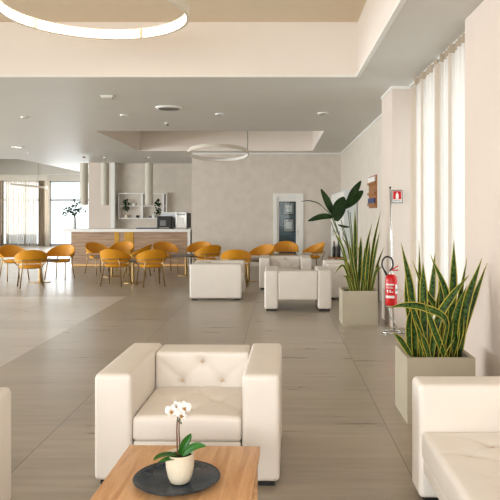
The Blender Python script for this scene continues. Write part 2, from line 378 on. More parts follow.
for k,(za,zb,xa,xb) in enumerate(((1.60,2.02,283.5,294.5),(1.05,1.5,283,294.5))):
    fr = MB(); xa_, xb_ = X(xa,YB+.45), X(xb,YB+.45); y = YB+.45; cx = (xa_+xb_)/2; hx = (xb_-xa_)/2; hz = (zb-za)/2
    for (a,b_,cc,dd) in ((-hx,hx,hz-.03,hz),(-hx,hx,-hz,-hz+.03),(-hx,-hx+.03,-hz,hz),(hx-.03,hx,-hz,hz)): fr.box((a,-.01,cc),(b_,.04,dd))
    root = empty('picture_frame', (cx, y, (za+zb)/2), 0, ['framed notice behind the door glass, upper of the two','framed notice behind the door glass, lower of the two'][k], 'picture frame', 'framed notices behind the door glass')
    fr.build('frame', M['black'], root)
    MB().box((-hx+.03,.0,-hz+.03),(hx-.03,.04,hz-.03)).build('mount', M['grey'], root)
    MB().box((-hx*.5,-.006,-hz*.5),(hx*.5,.0,hz*.5)).build('print', M['signwhite'], root)

# ------------------------------------------------------------------ ceiling fittings
def downlight(px, py, label, r=.075, glow=True):
    dd = (CZ-H)*F/(VY-py); root = empty('downlight', (X(px,dd), dd, CZ), 0, label, 'ceiling light', 'round recessed ceiling lights')
    MB().lathe([(r*.72,-.02),(r,-.02),(r*1.05,0),(r*.72,0)], n=24, cap=False).build('trim_ring', M['white'], root, smooth='auto')
    MB().lathe([(r*.72,-.006),(r*.72,0)], n=24).build('lens', M['bulb'] if glow else M['grey'], root)
downlight(124,115,'small dim recessed light left of the round air vent', glow=False)
downlight(18,147,'bright recessed ceiling light near the left edge', r=.17)
downlight(25,117,'small unlit recessed light at the upper left of the ceiling', glow=False)
downlight(220,114,'recessed ceiling light above the far hanging ring', r=.09, glow=False)
downlight(323,113,'recessed ceiling light at right near the column', r=.1, glow=False)
downlight(29,153,'tiny recessed light behind the bright one at far left', r=.07, glow=False)
dd = 1202/(212-107.5); v = empty('air_vent', (X(169,dd),dd,CZ), 0, 'round grey ceiling air vent with white rim', 'air vent')
MB().lathe([(.19,-.03),(.23,-.02),(.24,0),(.19,0)], n=32, cap=False).build('rim', M['white'], v, smooth='auto')
g = MB(); 
for k in range(5): g.lathe([(.03+.035*k,-.024),(.045+.035*k,-.024),(.045+.035*k,-.0),(.03+.035*k,-.0)], n=32, cap=False)
g.build('grille', M['grey'], v)
dd = 1202/(212-96); s_ = empty('smoke_detector', (X(108,dd),dd,CZ), 0, 'rectangular white ceiling sensor in front of the round vent', 'sensor')
MB().rbox((-.1,-.09,-.03),(.1,.09,0),.008,(1,1,1)).build('base', M['white'], s_, smooth='auto')
MB().rbox((-.08,-.06,-.05),(.08,.06,-.03),.006,(1,1,1)).build('cover', M['pendant'], s_, smooth='auto')
dd = 1202/(212-123); s_ = empty('sprinkler', (X(167,dd),dd,CZ), 0, 'small white sprinkler head behind the round vent', 'sprinkler')
MB().lathe([(.05,-.015),(.06,0)], n=20).build('rose', M['white'], s_, smooth='auto'); MB().lathe([(.02,-.06),(.035,-.055),(.03,-.015)], n=16).build('head', M['grey'], s_, smooth='auto')

def ring_lamp(cx, cy, cz, r, hgt, tilt, label, lit, cables, top):
    root = empty('ring_pendant_light', (cx,cy,cz), 0, label, 'pendant light', None); root.rotation_euler = (tilt[0], tilt[1], 0)
    t_ = .03
    MB().lathe([(r,0),(r,hgt),(r-t_,hgt),(r-t_,hgt-.012),(r-.012,hgt-.012),(r-.012,.012),(r-t_,.012),(r-t_,0),(r,0)], n=96, cap=False).build('ring', M['ringmetal'], root, smooth='auto')
    MB().lathe([(r-t_+.006,.014),(r-t_+.006,hgt-.014)], n=96, cap=False).build('led_strip', M['led'] if lit else M['white'], root, smooth=True)
    for a in cables[1]:
        px, py = r*math.cos(a), r*math.sin(a)
        MB().box((px*.965-.02,py*.965-.012,.005),(px*.965+.02,py*.965+.012,hgt-.02)).build('bracket', M['piping'], root)
    rot = root.rotation_euler.to_matrix()
    for a in cables[0]:
        p = Vector(((r-.015)*math.cos(a), (r-.015)*math.sin(a), hgt))
        L_ = top-cz-(rot @ p).z+.01
        pts = [p+Vector((.03*math.sin(6*k/9)*(k/9)*(1-k/9)*2, 0, L_*k/9)) for k in range(10)]
        MB().tube(pts, .006 if lit else .012, 6).build('cable', M['grey'], root, smooth=True)
    return root
ring_lamp(X(95,6.67), 6.67, 3.72, .96, .12, (0,0), 'large glowing ring light hanging in the near ceiling recess', True, ((-1.2,-2.2,-2.9),(1.25,2.6)), UZ)
ring_lamp(X(218.5,17), 17, 3.20, .8, .09, (-.15,0), 'unlit ring light hanging in front of the back wall', False, ((.35,),()), UZ)
ring_lamp(X(29,29.5), 29.5, 2.84, .8, .09, (0,.10), 'unlit ring light seen edge-on before the far left windows', False, ((1.5,),()), UZ)

# ------------------------------------------------------------------ curtains
def curtain(p0, p1, z0, z1, folds, amp, mats, name_label, cat='curtain', group=None, header=True):
    p0 = Vector(p0); p1 = Vector(p1); L_ = (p1-p0).length; u = (p1-p0)/L_; nn = Vector((-u.y,u.x,0))
    root = empty('curtain', (p0.x,p0.y,z0), 0, name_label, cat, group); n = folds*14
    def sheet(za, zb, m, name, amp_, rows=10, off=0):
        mb = MB()
        for j in range(rows+1):
            for i in range(n+1):
                t = i/n; ph = t*folds*2*PI; fall = 1-(j/rows)
                a = amp_*(math.sin(ph)+.35*math.sin(ph*.37+1.3)+.2*math.sin(ph*2.1+fall*1.5)); q = u*(t*L_)+nn*(a+off)
                mb.v.append((q.x,q.y,za-z0+(zb-za)*j/rows))
        for j in range(rows):
            for i in range(n):
                a = j*(n+1)+i; mb.face((a,a+1,a+n+2,a+n+1))
        return mb.build(name, m, root, smooth=True)
    sheet(z0, z1-.12 if header else z1, mats[0], 'cloth', amp)
    if header: sheet(z1-.12, z1-.02, mats[1], 'heading_tape', amp*.9, 2)
    return root
CX = 1.93
near_c = curtain((CX,6.35,0),(CX,7.62,0), 0.02, CZ, 9, .05, (M['sheer'], M['drape']), 'sheer white curtain nearer the camera at the right window')
far_c = curtain((CX,7.78,0),(CX,9.0,0), 0.02, CZ, 9, .05, (M['sheer'], M['drape']), 'sheer white curtain farther from the camera, beside the column')
M['lining'] = sheer_mat('gathered_lining', (222,210,196), .12, .4)
for cc, spans in ((near_c, ((.62,.66),(1.1,1.25))), (far_c, ((.55,.59),(1.0,1.22)))):
    for (a_, b_) in spans:
        mb = MB(); n = 30
        for k in range(n+1):
            yy = a_+(b_-a_)*k/n; xx = -.085+.022*math.sin((b_-a_)*k/n*2*PI/.07)
            mb.v += [(xx,yy,0),(xx,yy,CZ-.16)]
        for k in range(n): mb.face((2*k,2*k+2,2*k+3,2*k+1))
        mb.build('gathered_fold', M['lining'], cc, smooth=True)
rail = tag(MB().box((CX-.012,6.27,CZ-.02),(CX+.012,PF-.01,CZ)).build('curtain_rail', M['white']), 'slim white curtain rail along the ceiling at the right window', 'curtain rail')
YC = YW-.35
curtain((X(-14,YC),YC,0),(X(4,YC),YC,0), .02, WT, 6, .05, (M['drape'], M['drape']), 'gathered taupe drape at the far left edge', header=False)
curtain((X(5,YC),YC,0),(X(37,YC),YC,0), .02, WT, 13, .08, (M['far_sheer'], M['drape']), 'long sheer curtain across the far left window', header=False)
curtain((X(38,YC),YC,0),(X(45.5,YC),YC,0), .02, WT, 4, .05, (M['drape'], M['drape']), 'gathered taupe drape at the middle of the far windows', header=False)
tag(MB().box((XL+.2,YC-.03,WT),(X(46.5,YC),YC+.03,WT+.04)).box((XL+.2,YC,WT+.0),(XL+.3,YW,WT+.04)).box((X(44,YC),YC,WT),(X(45,YC),YW,WT+.04)).build('curtain_rail', M['white']), 'white curtain rail above the far left window', 'curtain rail')

# ------------------------------------------------------------------ armchairs
AH = .69
def tuft(points, depth, s=.05, axis=2, sign=1, crease=()):
    def f(o, nn):
        if (nn[axis]*sign > .99) or nn.length < .5 and False:
            pass
        k = nn[axis]*sign if nn.length > .5 else 0
        if k <= .3: return o
        j, l = [q for q in range(3) if q != axis]; dz = 0
        for (a, b_) in points:
            r2 = (o[j]-a)**2+(o[l]-b_)**2
            dz += depth*(math.exp(-r2/(s*s))*.45+math.exp(-r2/(.016**2))*.55)
        for (a, b_, c_, d_) in crease:
            ux, uy = c_-a, d_-b_; LL = ux*ux+uy*uy; t = max(0, min(1, ((o[j]-a)*ux+(o[l]-b_)*uy)/LL))
            e = math.hypot(o[j]-a-t*ux, o[l]-b_-t*uy); dz += depth*.22*math.exp(-(e/.02)**2)*(1-.6*abs(2*t-1)*0)
        o = o.copy(); o[axis] -= sign*dz*k; return o
    return f
def make_armchair(name, AW, AD, cols):
    root = empty(name); lm = M['leather']
    for sx in (-1, 1):
        x0, x1 = (AW-.232, AW) if sx > 0 else (-AW, -AW+.232)
        arm = MB().rbox((x0,-AD,.035),(x1,AD,AH),.03,(4,14,8), disp=lambda o, nn: o+Vector((0,0,.006*max(0,nn.z)))).build('arm', lm, root, smooth=True)
        pts = [(x0+.03,-AD+.004,.05),(x0+.012,-AD+.01,.4),(x0+.014,-AD+.012,AH-.03),(x0+.03,-AD+.012,AH-.012),(x1-.03,-AD+.012,AH-.012),(x1-.014,-AD+.012,AH-.03),(x1-.012,-AD+.01,.4),(x1-.03,-AD+.004,.05)]
        MB().tube(pts, .0035, 6).build('piping', M['piping'], arm, smooth=True)
        for sy in (-1, 1):
            MB().box((x0+.03 if sx>0 else x0+.03, sy*(AD-.09)-.05,0),(x1-.03,sy*(AD-.09)+.05,.036)).build('foot', M['black'], root)
    bp = [(0,.60),(-.12,.485),(.12,.485),(-.24,.60),(.24,.60)]
    bpts = []; cre = []
    for q in cols:
        bpts += [(q,.615),(q-.145,.475),(q+.145,.475)]
        cre += [(q,.615,q-.145,.475),(q,.615,q+.145,.475),(q-.145,.475,q-.3,.615),(q+.145,.475,q+.3,.615),(q,.615,q,.69)]
    MB().rbox((-AW+.234,.2,.19),(AW-.234,AD-.005,AH-.005),.028,(34*len(cols),3,30), disp=tuft(bpts,.034,.05,1,-1,cre)).build('backrest', lm, root, smooth=True)
    sp = []; cre = []
    for q in cols:
        sp += [(q-.145,-.12),(q+.145,-.12),(q,.05),(q,-.29)]
        cre += [(q-.145,-.12,q,.05),(q+.145,-.12,q,.05),(q-.145,-.12,q,-.29),(q+.145,-.12,q,-.29),(q-.145,-.12,q-.3,.05),(q+.145,-.12,q+.3,.05),(q-.145,-.12,q-.3,-.29),(q+.145,-.12,q+.3,-.29),(q,.05,q,.2),(q,-.29,q,-.46)]
    seat = MB().rbox((-AW+.235,-AD+.008,.275),(AW-.235,.2,.43),.03,(36*len(cols),36,3), disp=lambda o, nn: tuft(sp,.036,.055,2,1,cre)(o+Vector((0,0,.012*max(0,nn.z)*(1-(o.x/(AW-.225))**2))), nn)).build('seat', lm, root, smooth=True)
    for (a, b_) in sp: MB().lathe([(.012,0),(.012,.004),(.006,.008)], (a,b_,.408), 12).build('button', M['piping'], seat, smooth=True)
    back = [o for o in root.children if o.name.startswith('backrest')][0]
    for (a, b_) in bpts:
        mb = MB().lathe([(.012,0),(.012,.004),(.006,.008)], (0,0,0), 12)
        mb.v = [(a+v[0], .220-v[2], b_+v[1]) for v in mb.v]; mb.build('button', M['piping'], back, smooth=True)
    MB().rbox((-AW+.24,-AD+.02,.19),(AW-.24,AD-.02,.274),.012,(3,3,1)).build('base_rail', lm, root, smooth=True)
    return root
AW, AD = .575, .5
arm0 = make_armchair('armchair', AW, AD, [0])
def place_armchair(x, y, rz, label, first=False):
    o = arm0 if first else copy_tree(arm0)
    o.location = (x,y,0); o.rotation_euler = (0,0,rz); tag(o, label, 'armchair', 'cream leather armchairs'); return o
a5 = -.02
ca = Vector((X(190.5,4.10)-.0, 4.10)) ; off = Vector((-math.sin(a5)*AD*1, math.cos(a5)*AD))
place_armchair(-.565+off.x, 4.01+off.y, a5, 'cream tufted leather armchair right behind the wooden coffee table', True)
place_armchair(-1.53-AD, 3.75-AW, PI/2, 'cream armchair cut off by the bottom left corner')
sofa = make_armchair('sofa', .95, .475, [-.36,.36]); sofa.location = (.82+.475, 4.0-.95, 0); sofa.rotation_euler = (0,0,-PI/2)
tag(sofa, 'cream tufted leather sofa at the bottom right, in front of the snake plant', 'sofa')
place_armchair(X(189.5,12.5)+AD, 12.5+AW, PI/2, 'cream armchair seen side-on at left of the middle seating group')
place_armchair(X(298,11.13)+.0, 11.13+AD, PI, 'cream armchair seen from behind, gap showing under its back')
place_armchair(X(285.5,14.2), 14.2+AD, 0, 'cream armchair facing the camera behind the one seen from behind')
place_armchair(.94+AD, 12.57+AW, -PI/2, 'cream armchair behind the planter with the tall broad-leaved plant')

# ------------------------------------------------------------------ coffee table with plate and orchid
TZ = .43; ta = -.03
TC = Vector((X(192.5,3.53), 3.53)); 
tcx, tcy = TC.x-math.sin(ta)*-.36*-1*0, 3.53-.37
ctab = empty('coffee_table', (-.465, 3.165, 0), ta, 'square oak coffee table with a plate and orchid on top', 'coffee table')
MB().rbox((-.357,-.37,TZ-.04),(.357,.37,TZ),.003,(1,1,1),seg=2).build('tabletop', M['oak'], ctab, smooth='auto')
for sx in (-1,1):
    for sy in (-1,1):
        MB().box((sx*.32-.025,sy*.33-.025,0),(sx*.32+.025,sy*.33+.025,TZ-.04)).build('leg', M['oak'], ctab)
MB().box((-.3,-.34,TZ-.09),(.3,-.32,TZ-.04)).box((-.3,.32,TZ-.09),(.3,.34,TZ-.04)).build('apron', M['oak'], ctab)
PX_, PY_ = X(177,3.05), 3.05
tag(MB().lathe([(.0,.004),(.1,.0),(.15,.004),(.185,.016),(.200,.028),(.204,.030),(.200,.033),(.18,.022),(.145,.011),(.08,.008),(.0,.008)], n=72, cap=False).build('plate', M['dplate'], smooth=True, loc=(PX_,PY_,TZ)), 'large dark slate-blue glazed round plate on the oak table', 'plate')
opx, opy, opz = X(180,3.04), 3.04, TZ+.0095
pot = empty('flower_pot', (opx,opy,opz), 0, 'small cream ceramic pot standing on the dark plate', 'flower pot')
prof = [(.0,0),(.04,0),(.046,.004),(.056,.03),(.064,.07),(.066,.1),(.064,.128),(.066,.132),(.062,.135),(.058,.13),(.056,.1),(.0,.1)]
pm = MB(); n_ = 72
pm.lathe(prof, n=n_, cap=False)
vv = []
for (x_,y_,z_) in pm.v:
    r_ = math.hypot(x_,y_); a_ = math.atan2(y_,x_)
    k = 1+(.018*math.cos(a_*24+z_*120) if (.01 < z_ < .125 and r_ > .05) else 0); vv.append((x_*k,y_*k,z_))
pm.v = vv; pm.build('pot', M['cream_pot'], pot, smooth=True)
MB().lathe([(.0,.0),(.056,.0),(.056,.02),(.03,.024),(.0,.024)], (0,0,.1), 24, cap=False).build('soil', M['soil'], pot, smooth=True)
# petals and leaves
def blade(mb, spine, width, nrm=Vector((0,-1,0)), prof=None, cup=.2, nu=6, mi=0, twist=0):
    """a leaf: spine = list of points, width = max half-width, prof(t)->0..1"""
    sp_ = bez(spine, 6) if len(spine) > 2 else [Vector(spine[0]).lerp(Vector(spine[1]), k/10) for k in range(11)]
    n = len(sp_); base = len(mb.v)
    for k, p in enumerate(sp_):
        t = (sp_[min(k+1,n-1)]-sp_[max(k-1,0)]).normalized(); nn = (nrm-t*nrm.dot(t))
        if nn.length < .05: nn = Vector((0,0,1))-t*t.z
        nn.normalize(); 
        if twist: nn = Matrix.Rotation(twist*k/(n-1), 3, t) @ nn
        s_ = t.cross(nn); wv = width*prof(k/(n-1))
        for j in range(nu+1):
            q = 2*j/nu-1; mb.v.append(tuple(p+s_*(q*wv)+nn*(cup*wv*(q*q))))
    for k in range(n-1):
        for j in range(nu):
            a = base+k*(nu+1)+j
            mb.face((a,a+1,a+nu+2,a+nu+1), mi, ((j/nu,k/(n-1)),((j+1)/nu,k/(n-1)),((j+1)/nu,(k+1)/(n-1)),(j/nu,(k+1)/(n-1))))
oval = lambda t: max(.02, math.sin(PI*min(1,t*.93+.04))**.6)
lance = lambda t: max(.02, math.sin(PI*(t**.8)*.95+.12)**.8) if t < 1 else .02
sword = lambda t: (.62+.38*math.sin(PI*min(1,t*1.1)))*(1 if t < .6 else max(.02,(1-((t-.6)/.4)**1.7)))
def solid(o, th):
    m = o.modifiers.new('thickness','SOLIDIFY'); m.thickness = th; m.offset = 0; return o
orch = empty('orchid', (opx,opy,opz+.122), 0, 'white orchid with green leaves growing in the cream pot', 'orchid')
def OP(px, py, dy=0):
    d_ = opy+dy; q = P(px,py,d_); return Vector((q.x-opx, dy, q.z-(opz+.122)))
for pts, wd, nrm in (([OP(180,457),OP(170,455,-.03),OP(160,456.5,-.07),OP(153,460,-.09)],.018,Vector((0,-.3,1))),
                ([OP(180,458),OP(172,459,-.05),OP(166,460,-.08),OP(158,462,-.1)],.017,Vector((0,-.4,1))),
                ([OP(179,457),OP(183,446,.01),OP(188,438,.02),OP(191,433.5,.02)],.020,Vector((.5,-1,.1))),
                ([OP(180,457),OP(189,450,-.02),OP(198,446,-.04),OP(206,446,-.05)],.020,Vector((-.2,-.8,.7)))):
    mb = MB(); blade(mb, pts, wd, nrm, lance, cup=.35); solid(mb.build('leaf', M['orchleaf'], orch, smooth=True), .002)
MB().tube(bez([OP(177.5,457),OP(177,440),OP(177,425),OP(178,416)]), .0035, 8).build('stalk', M['orchstem'], orch, smooth=True)
MB().tube(bez([OP(179.5,457),OP(179.5,442,.01),OP(179,428,.01),OP(180,412,.01)]), .003, 8).build('stalk', M['orchstem'], orch, smooth=True)
def blossom(px, py, dy, size, ry, rx=0):
    cpt = OP(px,py,dy); fl = empty('flower', cpt); fl.parent = orch; fl.rotation_euler = (rx, ry, 0)
    mb = MB()
    for a, wd, ln in ((PI/2,.5,1.0),(PI/2+2.2,.45,1.0),(PI/2-2.2,.45,1.0)):
        e = Vector((math.cos(a),0,math.sin(a)))*size*ln
        blade(mb, [Vector((0,.004,0)), e*.5+Vector((0,-.004,0)), e+Vector((0,.006,0))], size*wd*.8, Vector((0,-1,0)), oval, cup=.15)
    for a in (.25, PI-.25):
        e = Vector((math.cos(a),0,math.sin(a)))*size*1.1
        blade(mb, [Vector((0,0,0)), e*.55+Vector((0,-.008,0)), e+Vector((0,.002,0))], size*.62, Vector((0,-1,0)), oval, cup=.12)
    solid(mb.build('petals', M['petal'], fl, smooth=True), .0012)
    m2 = MB().lathe([(.0005,-.009),(.005,-.005),(.006,.0),(.004,.006),(.0005,.008)], (0,-.008,-.004), 10)
    for sx in (-1,1): m2.tube([(0,-.01,-.004),(sx*.006,-.014,.0),(sx*.009,-.012,.006)], .0018, 6)
    m2.build('lip', M['lip'], fl, smooth=True)
blossom(172,411,-.02,.030,.2,.1); blossom(184.5,408,-.01,.031,-.15,-.1); blossom(182,415,-.035,.024,.4,.3); blossom(177,406.5,.012,.026,-.4,0)
tb = MB()
for (x_,y_) in ((178,421),(181,423)): tb.lathe([(.0005,-.007),(.004,-.003),(.004,.003),(.0005,.007)], tuple(OP(x_,y_,-.01)), 8)
tb.tube([OP(178,418,-.0),OP(178,421,-.01)],.0015,6).tube([OP(180,418,.005),OP(181,423,-.01)],.0015,6)
tb.build('bud', M['stem'], orch, smooth=True)

# ------------------------------------------------------------------ planters
def planter(x0, y0, size, label):
    root = empty('planter', (x0+size/2, y0+size/2, 0), 0, label, 'planter', 'square taupe planters')
    h_ = size/2; hh = size*.975; t_ = .035; mb = MB()
    o_ = [(-h_,-h_),(h_,-h_),(h_,h_),(-h_,h_)]; i_ = [(-h_+t_,-h_+t_),(h_-t_,-h_+t_),(h_-t_,h_-t_),(-h_+t_,h_-t_)]
    a = mb.add([(*p,0) for p in o_]); b_ = mb.add([(*p,hh) for p in o_]); c_ = mb.add([(*p,hh) for p in i_]); d_ = mb.add([(*p,hh-.1) for p in i_])
    for k in range(4):
        k2 = (k+1) % 4
        mb.face((a+k,a+k2,b_+k2,b_+k)); mb.face((b_+k,b_+k2,c_+k2,c_+k)); mb.face((c_+k,c_+k2,d_+k2,d_+k))
    mb.face((a+3,a+2,a+1,a)); mb.face((d_,d_+1,d_+2,d_+3)); mb.build('box', M['concrete'], root)
    q = h_-t_-.001; m2 = MB(); n = 10
    for j in range(n+1):
        for i in range(n+1): m2.v.append((-q+2*q*i/n,-q+2*q*j/n,hh-.04+random.uniform(-.006,.006)))
    for j in range(n):
        for i in range(n): a = j*(n+1)+i; m2.face((a,a+1,a+n+2,a+n+1))
    m2.build('soil', M['soil'], root); return hh-.045
z2 = planter(1.035, 5.20, .545, 'square taupe planter nearest the camera holding a snake plant')
z1 = planter(.965, 9.72, .53, 'square taupe planter beside the fire extinguisher stand')
def snake(center, z, leaves, label, extra, dref, wid, size):
    root = empty('snake_plant', (center[0],center[1],z), 0, label, 'snake plant'); mb = MB(); rnd = random.Random(5)
    for L_ in leaves:
        pts, dy, wsc = L_
        n = len(pts); sp_ = []
        for k, (px, py) in enumerate(pts):
            d_ = center[1]+dy*(1 if k == 0 else 1+.25*k/(n-1)); q = P(px,py,d_)
            sp_.append(Vector((q.x-center[0], d_-center[1], q.z-z)))
        sp_[0].x = max(-size, min(size, sp_[0].x)); sp_[0].z = -.01
        if len(sp_) == 2: sp_.insert(1, sp_[0].lerp(sp_[1], .5)+Vector((rnd.uniform(-.02,.02),0,0)))
        ang = rnd.uniform(-.7,.7); blade(mb, sp_, wid*wsc, Vector((math.sin(ang),-math.cos(ang),0)), sword, cup=.35, nu=8, twist=rnd.uniform(-.5,.5))
    for k in range(extra):
        a = rnd.uniform(0,2*PI); rr = rnd.uniform(.03,size*.75); b0 = Vector((rr*math.cos(a),rr*math.sin(a),-.01)); hgt = rnd.uniform(.2,.5)
        tip = b0+Vector((b0.x*.5+rnd.uniform(-.06,.06), b0.y*.4+rnd.uniform(-.05,.05), hgt)); mid = b0.lerp(tip,.5)+Vector((rnd.uniform(-.02,.02),0,.02))
        blade(mb, [b0,mid,tip], wid*rnd.uniform(.6,.95), Vector((math.cos(a+.5),math.sin(a+.5),0)), sword, cup=.35, nu=8, twist=rnd.uniform(-.8,.8))
    o = mb.build('foliage', M['snake'], root, smooth=True, uvs=True); solid(o, .004); return root
L2 = [([(415,350),(411,295),(401,242)],-.05,1.15), ([(420,350),(419,300),(419,241)],.05,1), ([(431,350),(446,325),(424,290),(412,260)],0,.9),
      ([(424,350),(432,300),(435,252)],.08,1.1), ([(438,350),(446,322),(425,308),(404,305),(388,308)],-.15,1.0), ([(447,350),(452,295),(454,240)],0,1.35),
      ([(430,350),(438,320),(452,296),(469,275)],-.12,1.1), ([(456,350),(458,310),(467,258)],.1,.8), ([(455,350),(456,320),(467,285)],-.05,1.2),
      ([(460,350),(466,305),(482,258)],0,1.2), ([(463,350),(470,310),(487,263)],.08,.9), ([(413,352),(402,342),(393,332)],-.12,.8),
      ([(418,350),(409,310),(405,275)],.05,1), ([(425,350),(424,300),(423,262)],-.05,1.15), ([(442,350),(448,300),(430,254)],.03,1.0),
      ([(440,350),(436,310),(440,284)],-.08,1.0), ([(428,350),(418,325),(407,292)],-.1,.9), ([(447,350),(434,330),(424,300)],-.15,.9),
      ([(434,350),(441,300),(439,270)],.12,.9), ([(410,350),(408,325),(412,305)],-.1,1)]
snake((1.3075,5.4725), z2, L2, 'snake plant with yellow-edged leaves in the planter nearest the camera', 18, 5.45, .031, .22)
L1 = [([(356,285),(355,240),(355,208)],0,1), ([(368,285),(373,245),(381,210)],0,.95), ([(364,285),(366,250),(372,223)],.05,.9), ([(369,285),(375,255),(380,230)],-.05,.8),
      ([(372,285),(377,265),(384,247)],0,.8), ([(358,285),(360,255),(361,236)],.05,1.1), ([(353,285),(344,266),(334,274)],-.1,.6), ([(354,285),(347,262),(337,260)],0,.6),
      ([(352,285),(344,250),(333,230)],.0,.7), ([(366,285),(368,262),(370,240)],-.1,.9), ([(361,285),(364,265),(365,246)],-.1,1), ([(358,285),(352,262),(349,240)],-.08,.8),
      ([(351,286),(347,278),(343,276)],-.15,.6), ([(371,285),(376,272),(382,267)],-.1,.8), ([(363,285),(361,262),(358,246)],.1,1), ([(355,285),(348,250),(341,236)],.1,.7)]
snake((1.23,9.93), z1, L1, 'yellow-edged snake plant in the planter by the fire extinguisher', 12, 9.9, .030, .2)
bop = empty('bird_of_paradise', (1.12,10.12,z1), 0, 'tall broad-leaved plant with dark green paddle leaves, behind the farther snake plant', 'potted plant')
def BP(px, py, dy=0): q = P(px,py,10.12+dy); return Vector((q.x-1.12, dy, q.z-z1))
pad = lambda t: max(.03, math.sin(PI*min(1,t*.9+.07))**.75)
for stem, lf, wd, nrm in ((([352,288],[345,255],[332,218],[323,207]), ([323,207],[317,203],[309,201],[301,201.5]), .02, Vector((0,-.3,1))),
                     (([353,288],[343,250],[333,215]), ([333,215],[328,203],[321,189]), .055, Vector((.2,-1,0))),
                     (([352,288],[343,255],[331,222]), ([334,217],[322,217],[308,221]), .055, Vector((0,-.8,.55))),
                     (([354,288],[349,250],[341,220]), ([336,221],[339,208],[344,197]), .105, Vector((.1,-1,.1))),
                     (([355,288],[352,250],[348,210]), ([346,207],[353,193],[361,181]), .06, Vector((.3,-1,.1))),
                     (([355,288],[353,250],[350,212]), ([345,208],[354,199],[363,191]), .085, Vector((-.2,-1,.4))),
                     (([354,288],[350,255],[341,225]), ([338,225],[344,227],[350,227]), .03, Vector((0,-.6,.8)))):
    MB().tube(bez([BP(p[0],p[1],.04*k/len(stem)) if k else Vector((BP(p[0],p[1]).x*.3,0,-.01)) for k,p in enumerate(stem)],6), .012, 8, taper=lambda t: 1-.5*t).build('stem', M['stem'], bop, smooth=True)
    mb = MB(); blade(mb, [BP(p[0],p[1],.02*k) for k,p in enumerate(lf)], wd, nrm, pad, cup=.3, nu=8)
    solid(mb.build('leaf', M['strel'], bop, smooth=True), .003)

# ------------------------------------------------------------------ fire extinguisher and stand
ex, ey = X(391,9.2), 9.2
st = empty('extinguisher_stand', (X(394,9.15),9.15,0), 0, 'chrome floor stand with a fire extinguisher sign on its tall pole', 'stand')
def SP(px, py, dy=0): q = P(px,py,9.15+dy); return (q.x-X(394,9.15), dy, q.z)
mb = MB(); ringp = [(.13*math.cos(a)-.03,.12*math.sin(a),.012) for a in [2*PI*k/36 for k in range(36)]]
mb.tube(ringp, .011, 8, closed=True); mb.tube([(.1,-.0,.012),(.13,-.05,.012),(.17,-.02,.012),(.16,.04,.012),(.09,.03,.012)], .010, 8).build('base_ring', M['chrome'], st, smooth=True)
MB().tube(bez([(.06,.02,.02),(.03,.02,.1),(-.05,.0,.24),(-.07,-.0,.36)]), .009, 8).build('brace', M['chrome'], st, smooth=True)
MB().tube([(.02,.1,.01),SP(392.5,300,.1),SP(391.8,240,.1),SP(390.2,188,.1)], .012, 10).build('pole', M['chrome'], st, smooth=True)
MB().lathe([(.014,0),(.016,.006),(.012,.02)], SP(390.2,188,.1), 12).build('pole_cap', M['black'], st)
q0 = Vector(SP(391.6,190,.085)); q1 = Vector(SP(402.3,203.2,.085))
sg = MB().box((q0.x,.075,q1.z),(q1.x,.088,q0.z)).build('sign', M['black'], st)
sw_, sh_ = q1.x-q0.x, q0.z-q1.z
MB().box((q0.x+.01,.072,q1.z+.01),(q1.x-.01,.075,q0.z-.01)).build('sign_face', M['signwhite'], sg)
MB().box((q0.x+.018,.069,q1.z+.055),(q1.x-.018,.072,q0.z-.016)).build('red_field', M['red'], sg)
ccx = (q0.x+q1.x)/2; mb = MB()
for (w_, za, zb) in ((.02,.062,.125),(.013,.125,.138),(.006,.138,.155)): mb.box((ccx-w_,.066,q1.z+za),(ccx+w_,.069,q1.z+zb))
mb.build('extinguisher_pictogram', M['signwhite'], sg)
mb = MB()
for k in range(8): mb.box((q0.x+.024+k*.0128,.069,q1.z+.026),(q0.x+.024+k*.0128+.008,.072,q1.z+.040))
mb.build('caption', M['greyprint'], sg)
MB().box(( -.10,.0,.36),(.03,.1,.38)).build('shelf', M['chrome'], st)
fe = empty('fire_extinguisher', (ex,ey-.02,.382), 0, 'red fire extinguisher with black hose on the chrome stand', 'fire extinguisher')
MB().lathe([(.07,0),(.082,.012),(.084,.03),(.084,.36),(.078,.4),(.05,.43),(.03,.44)], n=36).build('cylinder', M['red'], fe, smooth='auto')
MB().lathe([(.03,0),(.03,.03),(.022,.034),(.022,.05)], (0,0,.438), 20).build('valve', M['chrome'], fe, smooth='auto')
MB().rbox((-.02,-.015,.49),(.1,.015,.505),.004,(2,1,1)).build('handle', M['red'], fe, smooth='auto')
hh_ = MB(); hh_.tube([(-.01,0,.50),(.05,0,.53),(.1,0,.56)], .009, 8).build('lever', M['red'], fe, smooth=True)
MB().tube(bez([(-.02,0,.48),(.02,-.02,.56),(-.0,-.03,.66),(-.07,-.03,.69),(-.125,-.03,.64),(-.135,-.03,.56),(-.10,-.04,.49)]), .012, 10).build('hose', M['black'], fe, smooth=True)
MB().tube([(-.10,-.04,.49),(-.07,-.05,.43)], .016, 10).build('nozzle', M['black'], fe, smooth=True)
MB().tube(bez([(.08,0,.24),(.16,0,.2),(.17,0,.13),(.10,0,.05),(.06,0,.02)]), .006, 8).build('strap', M['piping'], fe, smooth=True)
def decal(a0, a1, z0, z1, m, nm, r=.0848):
    mb = MB(); n = 8
    for k in range(n+1):
        a = a0+(a1-a0)*k/n; mb.v += [(r*math.sin(a),-r*math.cos(a),z0),(r*math.sin(a),-r*math.cos(a),z1)]
    for k in range(n): mb.face((2*k,2*k+2,2*k+3,2*k+1))
    return mb.build(nm, m, fe)
decal(-1.2,.3,.29,.31,M['signwhite'],'label'); decal(-1.3,.4,.11,.145,M['signwhite'],'label'); decal(.55,1.25,.17,.3,M['signwhite'],'label')
